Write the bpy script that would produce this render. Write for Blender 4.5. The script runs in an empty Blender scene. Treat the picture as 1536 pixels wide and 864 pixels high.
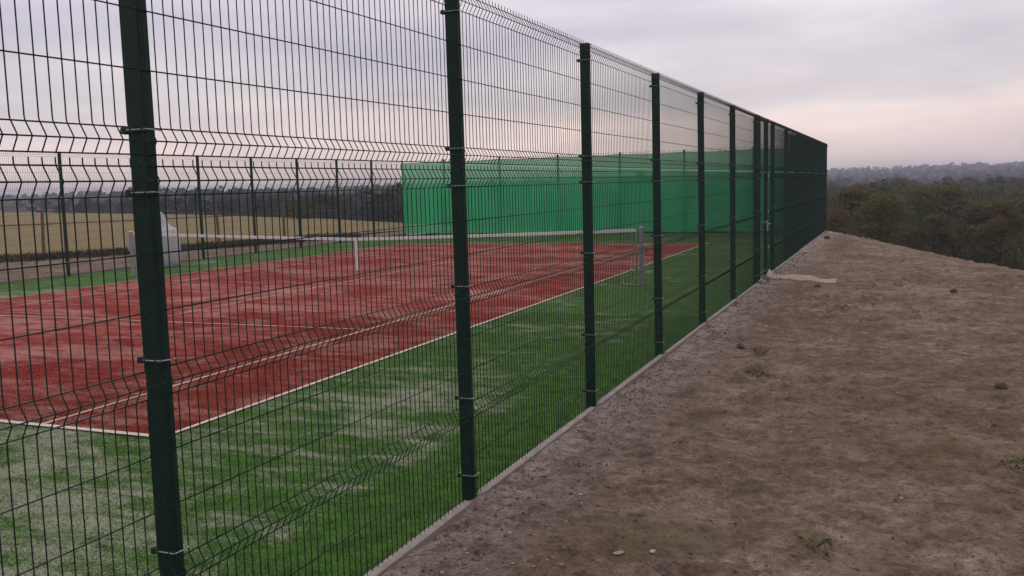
import bpy, math, random
import numpy as np
from mathutils import Matrix, Vector
RNG = np.random.default_rng(7)
random.seed(7)
scene = bpy.context.scene
col = scene.collection

# ------------------------------------------------------------------ camera
CAM = (2.4268, -2.5085, 1.9219)
YAW, PITCH, ROLL = 0.3932, -0.1092, -0.0273
cy_, sy_, cp_, sp_ = math.cos(YAW), math.sin(YAW), math.cos(PITCH), math.sin(PITCH)
fwd = Vector((-sy_*cp_, cy_*cp_, sp_)); right = Vector((cy_, sy_, 0)); up = right.cross(fwd)
r2 = math.cos(ROLL)*right + math.sin(ROLL)*up
u2 = -math.sin(ROLL)*right + math.cos(ROLL)*up
cd = bpy.data.cameras.new('camera'); cam = bpy.data.objects.new('camera', cd); col.objects.link(cam)
cd.sensor_width = 36; cd.lens = 1404.26/1536*36; cd.clip_start = 0.05; cd.clip_end = 9000
M4 = Matrix(((r2.x, u2.x, -fwd.x, CAM[0]), (r2.y, u2.y, -fwd.y, CAM[1]), (r2.z, u2.z, -fwd.z, CAM[2]), (0, 0, 0, 1)))
cam.matrix_world = M4
scene.camera = cam

# ------------------------------------------------------------------ world, sun, exposure
SUN_EL, SUN_AZ = 32, 25          # azimuth: degrees to the left of +Y
world = bpy.data.worlds.new('World'); scene.world = world; world.use_nodes = True
nt = world.node_tree; N = nt.nodes; L = nt.links
for n in list(N): N.remove(n)
out = N.new('ShaderNodeOutputWorld'); bg = N.new('ShaderNodeBackground'); L.new(bg.outputs[0], out.inputs[0])
bg.inputs[1].default_value = 0.1
sky = N.new('ShaderNodeTexSky'); sky.sky_type = 'NISHITA'; sky.sun_disc = False
sky.sun_elevation = math.radians(SUN_EL); sky.sun_rotation = math.radians(-SUN_AZ)
tc = N.new('ShaderNodeTexCoord'); sep = N.new('ShaderNodeSeparateXYZ'); L.new(tc.outputs['Generated'], sep.inputs[0])
def wramp(stops, inp):
    r = N.new('ShaderNodeValToRGB'); e = r.color_ramp.elements
    while len(e) < len(stops): e.new(0.5)
    for i, (p, c) in enumerate(stops):
        e[i].position = p; e[i].color = (c[0], c[1], c[2], 1)
    L.new(inp, r.inputs[0]); return r
def wnoise(scale, sc3, detail, dist=0.0, off=(0, 0, 0)):
    m = N.new('ShaderNodeMapping'); m.inputs['Scale'].default_value = sc3; m.inputs['Location'].default_value = off
    L.new(tc.outputs['Generated'], m.inputs[0])
    n = N.new('ShaderNodeTexNoise'); n.inputs['Scale'].default_value = scale; n.inputs['Detail'].default_value = detail
    n.inputs['Roughness'].default_value = 0.5; n.inputs['Distortion'].default_value = dist
    L.new(m.outputs[0], n.inputs['Vector']); return n
n1 = wnoise(1.6, (1, 1, 5.5), 5, 0.4, (3.1, 0.4, 0.35))
r1 = wramp([(0.34, (0.76, 0.765, 0.86)), (0.50, (0.97, 0.965, 0.985)), (0.66, (1.26, 1.21, 1.20))], n1.outputs[0])
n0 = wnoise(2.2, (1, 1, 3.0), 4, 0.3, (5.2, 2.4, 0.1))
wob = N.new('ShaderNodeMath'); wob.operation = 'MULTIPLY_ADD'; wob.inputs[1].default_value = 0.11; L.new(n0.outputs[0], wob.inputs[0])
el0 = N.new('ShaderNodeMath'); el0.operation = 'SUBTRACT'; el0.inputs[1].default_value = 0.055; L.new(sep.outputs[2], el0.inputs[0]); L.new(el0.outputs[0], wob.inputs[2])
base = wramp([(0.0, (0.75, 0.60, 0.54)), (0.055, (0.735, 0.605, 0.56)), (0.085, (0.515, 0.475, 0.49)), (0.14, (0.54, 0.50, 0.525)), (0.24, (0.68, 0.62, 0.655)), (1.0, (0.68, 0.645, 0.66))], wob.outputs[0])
n2 = wnoise(5.0, (1, 1, 4.0), 6, 0.3, (0.2, 1.7, 0.6))
r2n = wramp([(0.3, (0.88, 0.89, 0.91)), (0.7, (1.10, 1.09, 1.08))], n2.outputs[0])
def wmul(a, b):
    m = N.new('ShaderNodeMix'); m.data_type = 'RGBA'; m.blend_type = 'MULTIPLY'; m.inputs[0].default_value = 1
    L.new(a, m.inputs[6]); L.new(b, m.inputs[7]); return m.outputs[2]
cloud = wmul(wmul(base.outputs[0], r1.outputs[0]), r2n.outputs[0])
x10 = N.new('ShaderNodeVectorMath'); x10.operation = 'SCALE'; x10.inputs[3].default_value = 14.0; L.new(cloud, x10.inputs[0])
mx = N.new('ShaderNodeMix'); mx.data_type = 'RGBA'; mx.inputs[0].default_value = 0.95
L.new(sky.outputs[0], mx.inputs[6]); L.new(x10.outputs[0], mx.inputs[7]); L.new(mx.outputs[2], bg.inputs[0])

sd = bpy.data.lights.new('sun', 'SUN'); sd.energy = 1.0; sd.angle = math.radians(25); sd.color = (1, 0.90, 0.80)
sun = bpy.data.objects.new('sun', sd); col.objects.link(sun)
el, az = math.radians(SUN_EL), math.radians(SUN_AZ)
sdir = Vector((-math.sin(az)*math.cos(el), math.cos(az)*math.cos(el), math.sin(el)))
sun.rotation_euler = sdir.to_track_quat('Z', 'Y').to_euler(); sun.location = (0, 0, 40)
vs = scene.view_settings; vs.view_transform = 'Standard'; vs.look = 'None'; vs.exposure = 0.0; vs.gamma = 1.0; vs.use_curve_mapping = False
scene.render.engine = 'CYCLES'
scene.cycles.volume_bounces = 0; scene.cycles.transparent_max_bounces = 24
scene.cycles.max_bounces = 6

# ------------------------------------------------------------------ helpers
def noise2(x, y, seed=0):
    """smooth value noise, numpy"""
    x = np.asarray(x, float); y = np.asarray(y, float)
    xi = np.floor(x).astype(np.int64); yi = np.floor(y).astype(np.int64)
    fx = x-xi; fy = y-yi
    fx = fx*fx*fx*(fx*(fx*6-15)+10); fy = fy*fy*fy*(fy*(fy*6-15)+10)
    def h(a, b):
        n = (a*374761393+b*668265263+seed*974711) & 0x7fffffff
        n = ((n ^ (n >> 13))*1274126177) & 0x7fffffff
        n = ((n ^ (n >> 15))*2246822519) & 0x7fffffff
        return ((n ^ (n >> 16)) & 0xffff)/65535.0
    return (h(xi, yi)*(1-fx)+h(xi+1, yi)*fx)*(1-fy)+(h(xi, yi+1)*(1-fx)+h(xi+1, yi+1)*fx)*fy
def fbm(x, y, octs=4, seed=0, gain=0.5):
    s = 0; a = 1; t = 0
    for o in range(octs):
        s = s+a*(noise2(x*2**o+17.3*o, y*2**o-9.1*o, seed+o)-0.5); t += a; a *= gain
    return s/t*2
def sstep(a, b, x):
    t = np.clip((x-a)/(b-a), 0, 1); return t*t*(3-2*t)

class MB:
    def __init__(s): s.v = []; s.f = []; s.n = 0; s.mi = []; s.cur = 0
    def add(s, v, f):
        v = np.asarray(v, float).reshape(-1, 3)
        s.v.append(v); s.f += [tuple(int(i)+s.n for i in q) for q in f]; s.mi += [s.cur]*len(f); s.n += len(v)
    def box(s, a, b, rot=None, bev=0.0):
        (x0, y0, z0), (x1, y1, z1) = a, b
        if bev <= 0:
            v = [(x0, y0, z0), (x1, y0, z0), (x1, y1, z0), (x0, y1, z0), (x0, y0, z1), (x1, y0, z1), (x1, y1, z1), (x0, y1, z1)]
            s.add(v, [(0, 3, 2, 1), (4, 5, 6, 7), (0, 1, 5, 4), (1, 2, 6, 5), (2, 3, 7, 6), (3, 0, 4, 7)])
        else:                                                # chamfered vertical edges and top
            def ring(z, i):
                c = bev
                return [(x0+c+i, y0+i, z), (x1-c-i, y0+i, z), (x1-i, y0+c+i, z), (x1-i, y1-c-i, z), (x1-c-i, y1-i, z), (x0+c+i, y1-i, z), (x0+i, y1-c-i, z), (x0+i, y0+c+i, z)]
            v = ring(z0, 0)+ring(z1-bev, 0)+ring(z1, bev*0.8)
            f = [tuple(reversed(range(8)))]
            for k in (0, 8):
                for i in range(8): f.append((k+i, k+(i+1) % 8, k+8+(i+1) % 8, k+8+i))
            f.append(tuple(range(16, 24)))
            s.add(v, f)
    def tube(s, pts, r, n=5, caps=True):
        pts = np.asarray(pts, float); m = len(pts)
        rr = np.full(m, r) if np.isscalar(r) else np.asarray(r, float)
        t = np.gradient(pts, axis=0); t /= np.linalg.norm(t, axis=1)[:, None]+1e-12
        ref = np.array([0, 1.0, 0]) if abs(t[0][1]) < 0.8 else np.array([0, 0, 1.0])
        a = np.cross(t, ref); a /= np.linalg.norm(a, axis=1)[:, None]+1e-12; b = np.cross(t, a)
        ang = np.arange(n)*2*math.pi/n+math.pi/n
        v = pts[:, None]+rr[:, None, None]*(np.cos(ang)[None, :, None]*a[:, None]+np.sin(ang)[None, :, None]*b[:, None])
        f = []
        for i in range(m-1):
            for j in range(n): f.append((i*n+j, i*n+(j+1) % n, (i+1)*n+(j+1) % n, (i+1)*n+j))
        if caps: f.append(tuple(reversed(range(n)))); f.append(tuple(range((m-1)*n, m*n)))
        s.add(v.reshape(-1, 3), f)
    def mesh(s, name, mats, smooth=False):
        me = bpy.data.meshes.new(name); me.from_pydata(np.concatenate(s.v).tolist(), [], s.f)
        for m in (mats if isinstance(mats, (list, tuple)) else [mats]): me.materials.append(m)
        if max(s.mi) > 0: me.polygons.foreach_set('material_index', s.mi)
        if smooth: me.polygons.foreach_set('use_smooth', [True]*len(me.polygons))
        me.update(); return me
    def build(s, name, mats, parent=None, smooth=False):
        return obj(name, s.mesh(name, mats, smooth), parent)
def quads_mesh(name, v, mat, attr=None, nper=4):
    """fast mesh of separate n-gons; v: (k, nper, 3)"""
    k = len(v); me = bpy.data.meshes.new(name)
    me.vertices.add(k*nper); me.vertices.foreach_set('co', np.ascontiguousarray(v, dtype=np.float32).ravel())
    me.loops.add(k*nper); me.loops.foreach_set('vertex_index', np.arange(k*nper, dtype=np.int32))
    me.polygons.add(k); me.polygons.foreach_set('loop_start', np.arange(0, k*nper, nper, dtype=np.int32))
    me.polygons.foreach_set('loop_total', np.full(k, nper, dtype=np.int32))
    me.update(calc_edges=True); me.materials.append(mat)
    if attr is not None:
        a = me.attributes.new('tint', 'FLOAT', 'POINT'); a.data.foreach_set('value', np.repeat(attr, nper).astype(np.float32))
    return me
def grid_mesh(name, X, Y, Z, mat, smooth=True):
    m, n = X.shape; v = np.stack([X, Y, Z], -1).reshape(-1, 3).astype(np.float32)
    i = np.arange(m*n).reshape(m, n)
    q = np.stack([i[:-1, :-1], i[1:, :-1], i[1:, 1:], i[:-1, 1:]], -1).reshape(-1, 4).astype(np.int32)
    me = bpy.data.meshes.new(name); me.vertices.add(len(v)); me.vertices.foreach_set('co', v.ravel())
    me.loops.add(q.size); me.loops.foreach_set('vertex_index', q.ravel())
    me.polygons.add(len(q)); me.polygons.foreach_set('loop_start', np.arange(0, q.size, 4, dtype=np.int32))
    me.polygons.foreach_set('loop_total', np.full(len(q), 4, dtype=np.int32))
    if smooth: me.polygons.foreach_set('use_smooth', np.ones(len(q), dtype=bool))
    me.update(calc_edges=True); me.materials.append(mat); return me
def obj(name, me, parent=None):
    o = bpy.data.objects.new(name, me); col.objects.link(o)
    if parent: o.parent = parent
    return o
def tag(o, label=None, cat=None, group=None, kind=None):
    for k, v in (('label', label), ('category', cat), ('group', group), ('kind', kind)):
        if v: o[k] = v
    return o
def thing(name, label, cat, loc=(0, 0, 0), rz=0, group=None):
    o = bpy.data.objects.new(name, None); col.objects.link(o); o.location = loc; o.rotation_euler = (0, 0, rz)
    o.empty_display_size = 0.2
    return tag(o, label, cat, group)

# ------------------------------------------------------------------ materials
class NM:
    def __init__(s, name):
        s.m = bpy.data.materials.new(name); s.m.use_nodes = True; s.t = s.m.node_tree
        s.p = s.t.nodes['Principled BSDF']; s.out = s.t.nodes['Material Output']
        s.tc = s.t.nodes.new('ShaderNodeTexCoord'); s.geo = s.t.nodes.new('ShaderNodeNewGeometry')
    def n(s, typ): return s.t.nodes.new(typ)
    def l(s, a, b): s.t.links.new(a, b)
    def pos(s): return s.geo.outputs['Position']
    def noise(s, scale, detail=4, rough=0.55, vec=None, sc3=None, dist=0.0, rot=None):
        v = vec or s.pos()
        if sc3 or rot:
            m = s.n('ShaderNodeMapping'); s.l(v, m.inputs[0])
            if sc3: m.inputs['Scale'].default_value = sc3
            if rot: m.inputs['Rotation'].default_value = rot
            v = m.outputs[0]
        n = s.n('ShaderNodeTexNoise'); n.inputs['Scale'].default_value = scale; n.inputs['Detail'].default_value = detail
        n.inputs['Roughness'].default_value = rough; n.inputs['Distortion'].default_value = dist
        s.l(v, n.inputs['Vector']); return n.outputs[0]
    def ramp(s, inp, stops):
        r = s.n('ShaderNodeValToRGB'); e = r.color_ramp.elements
        while len(e) < len(stops): e.new(0.5)
        for i, (p, c) in enumerate(stops):
            c = (c, c, c) if np.isscalar(c) else c
            e[i].position = p; e[i].color = (c[0], c[1], c[2], 1)
        s.l(inp, r.inputs[0]); return r.outputs[0]
    def mix(s, fac, a, b, mode='MIX'):
        m = s.n('ShaderNodeMix'); m.data_type = 'RGBA'; m.blend_type = mode
        for k, v in ((0, fac), (6, a), (7, b)):
            if isinstance(v, bpy.types.NodeSocket): s.l(v, m.inputs[k])
            else: m.inputs[k].default_value = v if k == 0 else (v[0], v[1], v[2], 1)
        return m.outputs[2]
    def math(s, op, a, b=None, c=None):
        m = s.n('ShaderNodeMath'); m.operation = op
        for k, v in enumerate((a, b, c)):
            if v is None: continue
            if isinstance(v, bpy.types.NodeSocket): s.l(v, m.inputs[k])
            else: m.inputs[k].default_value = v
        return m.outputs[0]
    def map(s, v, a, b, c=0, d=1):
        m = s.n('ShaderNodeMapRange'); m.interpolation_type = 'SMOOTHSTEP'; s.l(v, m.inputs[0])
        for k, q in zip((1, 2, 3, 4), (a, b, c, d)): m.inputs[k].default_value = q
        return m.outputs[0]
    def xyz(s):
        q = s.n('ShaderNodeSeparateXYZ'); s.l(s.pos(), q.inputs[0]); return q.outputs
    def bump(s, h, strength=0.5, dist=0.02):
        b = s.n('ShaderNodeBump'); b.inputs['Strength'].default_value = strength; b.inputs['Distance'].default_value = dist
        s.l(h, b.inputs['Height']); s.l(b.outputs[0], s.p.inputs['Normal'])
    def fin(s, c, rough=0.8, metal=0.0, spec=0.3):
        if isinstance(c, bpy.types.NodeSocket): s.l(c, s.p.inputs['Base Color'])
        else: s.p.inputs['Base Color'].default_value = (c[0], c[1], c[2], 1)
        if isinstance(rough, bpy.types.NodeSocket): s.l(rough, s.p.inputs['Roughness'])
        else: s.p.inputs['Roughness'].default_value = rough
        s.p.inputs['Metallic'].default_value = metal; s.p.inputs['Specular IOR Level'].default_value = spec
        return s.m
MAT = {}
def simple(name, c, rough=0.6, metal=0, spec=0.3, var=0.15, scale=20, bump=0.0):
    m = NM(name); nz = m.noise(scale, 4)
    lo = tuple(x*(1-var) for x in c); hi = tuple(min(1, x*(1+var)) for x in c)
    if bump: m.bump(nz, bump, 0.01)
    MAT[name] = m.fin(m.ramp(nz, [(0.3, lo), (0.7, hi)]), rough, metal, spec)
simple('coated_green', (0.005, 0.022, 0.0155), 0.55, 0, 0.22, 0.25, 9)
simple('wire_green', (0.005, 0.026, 0.018), 0.6, 0, 0.2, 0.2, 6)
simple('clamp_black', (0.012, 0.018, 0.016), 0.5, 0, 0.4)
simple('zinc', (0.34, 0.36, 0.35), 0.45, 0.7, 0.4, 0.15, 60)
m = NM('concrete'); x, y, z = m.xyz(); nz = m.noise(14, 5); 
c_ = m.ramp(nz, [(0.3, (0.25, 0.228, 0.205)), (0.7, (0.36, 0.33, 0.30))])
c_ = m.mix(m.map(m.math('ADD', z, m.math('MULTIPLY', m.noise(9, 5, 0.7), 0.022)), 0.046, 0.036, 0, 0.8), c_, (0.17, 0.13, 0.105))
c_ = m.mix(m.map(m.noise(3.5, 5, 0.7), 0.56, 0.70, 0, 0.55), c_, (0.19, 0.15, 0.125))
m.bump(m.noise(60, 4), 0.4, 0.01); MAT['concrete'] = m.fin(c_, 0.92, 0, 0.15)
simple('white_tape', (0.60, 0.60, 0.58), 0.8, 0, 0.2, 0.06, 30)
simple('net_cord', (0.02, 0.022, 0.024), 0.8)
simple('alu_grey', (0.26, 0.25, 0.26), 0.5, 0.2, 0.4, 0.12, 25)
m = NM('line_white'); c_ = m.ramp(m.noise(8, 4), [(0.3, (0.40, 0.365, 0.32)), (0.7, (0.53, 0.49, 0.43))])
c_ = m.mix(m.map(m.noise(1.1, 5, 0.7), 0.40, 0.56, 0.15, 0.85), c_, (0.36, 0.20, 0.17)); MAT['line_white'] = m.fin(c_, 0.95, 0, 0.05)
m = NM('line_edge'); c_ = m.ramp(m.noise(8, 4), [(0.3, (0.46, 0.42, 0.365)), (0.7, (0.58, 0.54, 0.47))])
c_ = m.mix(m.map(m.noise(1.6, 5, 0.7), 0.56, 0.70, 0, 0.6), c_, (0.36, 0.25, 0.20)); MAT['line_edge'] = m.fin(c_, 0.95, 0, 0.05)
simple('strip_beige', (0.50, 0.41, 0.31), 0.85, 0, 0.2, 0.18, 16, 0.2)
simple('stone_pale', (0.25, 0.225, 0.205), 0.9, 0, 0.2, 0.25, 12, 0.4)
simple('stone_grey', (0.17, 0.175, 0.175), 0.9, 0, 0.2, 0.25, 12, 0.4)
simple('bit_white', (0.36, 0.325, 0.29), 0.8, 0, 0.2, 0.1, 30)
simple('clod_dark', (0.075, 0.053, 0.042), 0.95, 0, 0.1, 0.3, 30, 0.5)
simple('clod_brown', (0.13, 0.092, 0.075), 0.95, 0, 0.1, 0.3, 30, 0.5)
simple('bag_white', (0.40, 0.39, 0.41), 0.75, 0, 0.25, 0.08, 6, 0.2)
simple('wood_grey', (0.13, 0.098, 0.065), 0.9, 0, 0.1, 0.3, 14)
simple('bark', (0.075, 0.055, 0.042), 0.95, 0, 0.1, 0.3, 5)
simple('rope_orange', (0.55, 0.32, 0.18), 0.8)
simple('rope_white', (0.36, 0.33, 0.28), 0.8)
simple('weed_green', (0.150, 0.155, 0.050), 0.8, 0, 0.2, 0.35, 40)
simple('weed_dry', (0.15, 0.115, 0.06), 0.9, 0, 0.1, 0.35, 30)
simple('weed_dark', (0.085, 0.068, 0.045), 0.9, 0, 0.1, 0.4, 3)

def mat_turf(name, dark, light, sandc, red):
    m = NM(name); x, y, z = m.xyz()
    fine = m.noise(85, 3, 0.75); med = m.noise(7, 4, 0.6); big = m.noise(0.62, 5, 0.62, sc3=(0.75, 1.15, 1), dist=0.6, rot=(0, 0, 0.25))
    streak = m.noise(3.4, 5, 0.65, sc3=(0.55, 1.4, 1), rot=(0, 0, 0.2), dist=0.4)
    basec = m.mix(m.map(med, 0.3, 0.7), dark, light)
    basec = m.mix(m.map(fine, 0.35, 0.7), m.mix(1.0, basec, (0.45, 0.45, 0.45), 'MULTIPLY'), m.mix(1.0, basec, (1.12, 1.12, 1.12), 'MULTIPLY'))
    s1 = m.math('ADD', m.math('MULTIPLY', big, 0.55), m.math('MULTIPLY', streak, 0.45))
    if not red:
        s1 = m.math('ADD', s1, m.map(y, 10.0, 2.5, -0.06, 0.004))      # less infill left on the far half
        s1 = m.math('SUBTRACT', s1, m.map(m.math('ADD', x, m.math('MULTIPLY', med, 0.25)), -0.72, -0.42, 0, 0.17))   # bare strip beside the kerb
    s1 = m.math('ADD', s1, m.math('MULTIPLY', m.math('SUBTRACT', fine, 0.5), 0.22))
    s1 = m.math('ADD', s1, m.math('MULTIPLY', m.math('SUBTRACT', m.noise(24, 3, 0.7), 0.5), 0.12))
    sand = m.map(s1, 0.45, 0.61)
    sand = m.math('MULTIPLY', sand, m.map(fine, 0.30, 0.58, 0.35, 0.95))
    sand = m.math('MULTIPLY', sand, 0.80 if not red else 0.60)
    c = m.mix(sand, basec, sandc)
    m.bump(m.math('ADD', m.noise(220, 2, 0.7), m.math('MULTIPLY', m.noise(40, 3), 0.8)), 0.6, 0.015)
    return m.fin(c, 0.95, 0, 0.06)
MAT['turf_green'] = mat_turf('turf_green', (0.050, 0.128, 0.020), (0.090, 0.200, 0.036), (0.37, 0.365, 0.285), False)
MAT['turf_red'] = mat_turf('turf_red', (0.225, 0.025, 0.018), (0.335, 0.044, 0.033), (0.50, 0.29, 0.25), True)

def mat_dirt():
    m = NM('dirt'); x, y, z = m.xyz()
    big = m.noise(0.55, 5, 0.6); med = m.noise(2.6, 6, 0.68, dist=0.3); mot = m.noise(8.0, 6, 0.72, dist=0.25)
    fine = m.noise(44, 5, 0.75); sp = m.noise(95, 2, 0.6)
    c = m.ramp(med, [(0.30, (0.090, 0.064, 0.047)), (0.44, (0.148, 0.110, 0.084)), (0.56, (0.202, 0.155, 0.122)), (0.74, (0.275, 0.220, 0.182))])
    c = m.mix(m.map(big, 0.42, 0.62, 0, 0.7), c, (0.118, 0.078, 0.054))
    c = m.mix(m.map(m.noise(0.8, 5, 0.65, rot=(0.1, 0.4, 2.0)), 0.52, 0.70, 0, 0.6), c, (0.255, 0.200, 0.158))
    c = m.mix(1.0, c, m.ramp(mot, [(0.30, (0.70, 0.67, 0.65)), (0.50, (1.32, 1.31, 1.30)), (0.70, (1.95, 1.92, 1.88))]), 'MULTIPLY')
    c = m.mix(1.0, c, m.ramp(fine, [(0.28, (0.52, 0.50, 0.48)), (0.50, (1.04, 1.04, 1.04)), (0.72, (1.42, 1.40, 1.38))]), 'MULTIPLY')
    c = m.mix(m.map(m.noise(17, 4, 0.7, rot=(0.4, 0, 1.1)), 0.57, 0.64, 0, 0.6), c, (0.075, 0.055, 0.043))
    c = m.mix(m.map(m.noise(5.0, 6, 0.75, rot=(0.7, 0.1, 2.1)), 0.62, 0.74, 0, 0.6), c, (0.32, 0.275, 0.245))
    # olive film of algae and seedlings
    ol = m.map(m.noise(1.1, 5, 0.6, rot=(0.3, 0.2, 0.9)), 0.50, 0.70, 0, 0.42)
    c = m.mix(ol, c, (0.150, 0.130, 0.062))
    # pale cement and sand spill along the kerb
    edge = m.map(m.math('ADD', x, m.math('MULTIPLY', m.noise(2.6, 5, 0.7), 0.9)), 1.35, 0.50, 0, 1.0)
    edge = m.math('MULTIPLY', edge, m.math('GREATER_THAN', x, -1.0))
    dust = m.math('MULTIPLY', edge, m.map(m.noise(4.2, 6, 0.75), 0.42, 0.60, 0.1, 1))
    c = m.mix(dust, c, m.mix(m.map(fine, 0.35, 0.65), (0.27, 0.23, 0.20), (0.48, 0.43, 0.395)))
    c = m.mix(m.map(sp, 0.70, 0.76, 0, 0.6), c, (0.30, 0.26, 0.23))
    c = m.mix(m.map(sp, 0.30, 0.24, 0, 0.7), c, (0.045, 0.033, 0.027))
    h = m.math('ADD', m.math('MULTIPLY', fine, 0.7), m.math('MULTIPLY', mot, 1.3))
    m.bump(m.math('ADD', h, m.math('MULTIPLY', sp, 0.25)), 1.0, 0.05)
    return m.fin(c, 0.97, 0, 0.06)
MAT['dirt'] = mat_dirt()
def mat_terrain():
    m = NM('terrain'); n = m.noise(0.05, 6, 0.6); f = m.noise(1.2, 5, 0.6)
    c = m.mix(m.map(n, 0.35, 0.65), (0.042, 0.036, 0.022), (0.032, 0.033, 0.018))
    c = m.mix(1.0, c, m.ramp(f, [(0.3, 0.75), (0.7, 1.2)]), 'MULTIPLY')
    return m.fin(c, 0.95, 0, 0.05)
MAT['terrain'] = mat_terrain()
def mat_field():
    m = NM('field'); n = m.noise(0.12, 5, 0.6); f = m.noise(3.0, 5, 0.65, sc3=(0.4, 1.6, 1), rot=(0, 0, 0.5))
    c = m.mix(m.map(n, 0.3, 0.7), (0.225, 0.170, 0.080), (0.195, 0.155, 0.073))
    c = m.mix(1.0, c, m.ramp(f, [(0.3, 0.78), (0.7, 1.12)]), 'MULTIPLY')
    m.bump(f, 0.6, 0.1); return m.fin(c, 0.95, 0, 0.05)
MAT['field'] = mat_field()
def mat_leaf(name, c1, c2, c3):
    m = NM(name); oi = m.n('ShaderNodeObjectInfo')
    n = m.noise(0.8, 4, 0.6); at = m.n('ShaderNodeAttribute'); at.attribute_name = 'tint'
    t = m.math('FRACT', m.math('ADD', m.math('ADD', m.math('MULTIPLY', n, 0.35), at.outputs['Fac']), oi.outputs['Random']))
    t = m.math('PINGPONG', m.math('MULTIPLY', t, 2.0), 1.0)
    c = m.ramp(t, [(0.0, c1), (0.5, c2), (1.0, c3)])
    m.fin(c, 0.85, 0, 0.1)
    tr = m.n('ShaderNodeBsdfTranslucent'); m.l(c, tr.inputs[0]); mx = m.n('ShaderNodeMixShader'); mx.inputs[0].default_value = 0.25
    m.l(m.p.outputs[0], mx.inputs[1]); m.l(tr.outputs[0], mx.inputs[2]); m.l(mx.outputs[0], m.out.inputs[0])
    return m.m
MAT['leaf'] = mat_leaf('leaf', (0.052, 0.068, 0.024), (0.098, 0.098, 0.036), (0.104, 0.082, 0.036))
MAT['leaf_far'] = mat_leaf('leaf_far', (0.017, 0.021, 0.014), (0.023, 0.022, 0.015), (0.026, 0.021, 0.016))
MAT['leaf_olive'] = mat_leaf('leaf_olive', (0.075, 0.07, 0.014), (0.09, 0.08, 0.016), (0.07, 0.06, 0.02))
def mat_screen():
    m = NM('screen_green'); m.t.nodes.remove(m.p)
    w = m.noise(2.2, 4, 0.5, sc3=(1, 1, 0.25)); f = m.noise(0.6, 3)
    c = m.mix(m.map(w, 0.3, 0.7), (0.045, 0.400, 0.165), (0.056, 0.470, 0.205))
    d = m.n('ShaderNodeBsdfDiffuse'); t = m.n('ShaderNodeBsdfTranslucent'); m.l(c, d.inputs[0]); m.l(c, t.inputs[0])
    a = m.n('ShaderNodeMixShader'); a.inputs[0].default_value = 0.35; m.l(d.outputs[0], a.inputs[1]); m.l(t.outputs[0], a.inputs[2])
    tr = m.n('ShaderNodeBsdfTransparent'); b = m.n('ShaderNodeMixShader')
    m.l(m.map(f, 0.3, 0.7, 0.17, 0.23), b.inputs[0]); m.l(a.outputs[0], b.inputs[1]); m.l(tr.outputs[0], b.inputs[2]); m.l(b.outputs[0], m.out.inputs[0])
    return m.m
MAT['screen_green'] = mat_screen()

# ------------------------------------------------------------------ terrain
POLY = np.array([(0.2, 34.0), (1.2, 28.8), (3.0, 24.2), (4.85, 18.9), (7.2, 12.0), (11.0, 0), (16, -40), (-400, -60), (-420, 330), (-133, 108), (-103, 93), (-62, 72.3), (-38.2, 57.8), (-26, 48.5), (-19, 43.0), (-12, 38.5), (-4, 35.0)])
def sdist(x, y):
    """signed distance to the plateau outline, positive outside"""
    x = np.asarray(x, float); y = np.asarray(y, float)
    d = np.full(x.shape, 1e9); inside = np.zeros(x.shape, bool)
    for i in range(len(POLY)):
        (ax, ay), (bx, by) = POLY[i], POLY[(i+1) % len(POLY)]
        ex, ey = bx-ax, by-ay; t = np.clip(((x-ax)*ex+(y-ay)*ey)/(ex*ex+ey*ey), 0, 1)
        d = np.minimum(d, np.hypot(x-ax-t*ex, y-ay-t*ey))
        c = ((ay > y) != (by > y)) & (x < (bx-ax)*(y-ay)/(by-ay+1e-12)+ax); inside ^= c
    return np.where(inside, -d, d)
def height(x, y):
    x = np.asarray(x, float); y = np.asarray(y, float)
    s = sdist(x, y)
    t = s+1.2
    ramp = np.where(t > 0, 0.30*(np.sqrt(t*t+2.2)-math.sqrt(2.2)), 0)
    drop = 8.5*(1-np.exp(-ramp/8.5))
    r = np.hypot(x-2.4, y+2.5); a = np.degrees(np.arctan2(x-2.4, y+2.5))
    leftness = sstep(-10, -25, a)
    ridge = sstep(380, 1150, r)*(10.3-7.5*leftness+1.2*np.sin(a*0.22+0.5)-2.0*sstep(-36, -50, a))+sstep(150, 380, r)*(0.6+2.2*leftness)
    return -drop+np.where(s > 0, ridge, 0)+np.where(s > 3, fbm(x*0.02, y*0.02, 3, 5)*0.8*sstep(3, 40, s), 0)-0.0
# big ground sheet, a polar grid about the site; it dips under the sheets laid on it
ra = np.concatenate([np.linspace(0, 60, 61), np.geomspace(61.5, 2050, 80)])
th = np.linspace(0, 2*math.pi, 361)
RR, TT = np.meshgrid(ra, th, indexing='ij')
GX, GY = 2.4+RR*np.sin(TT), 10+RR*np.cos(TT)
GZ = height(GX, GY)
sg = sdist(GX, GY)
under = (sstep(-18.8, -17.6, GX)*sstep(13.5, 12.0, GX)*sstep(35.5, 34.2, GY)*sstep(-9.5, -8.0, GY))
GZ = GZ-0.15-0.5*under*(sg < 6)
tag(obj('terrain', grid_mesh('terrain', GX, GY, GZ, MAT['terrain'])), kind='structure')

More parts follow.
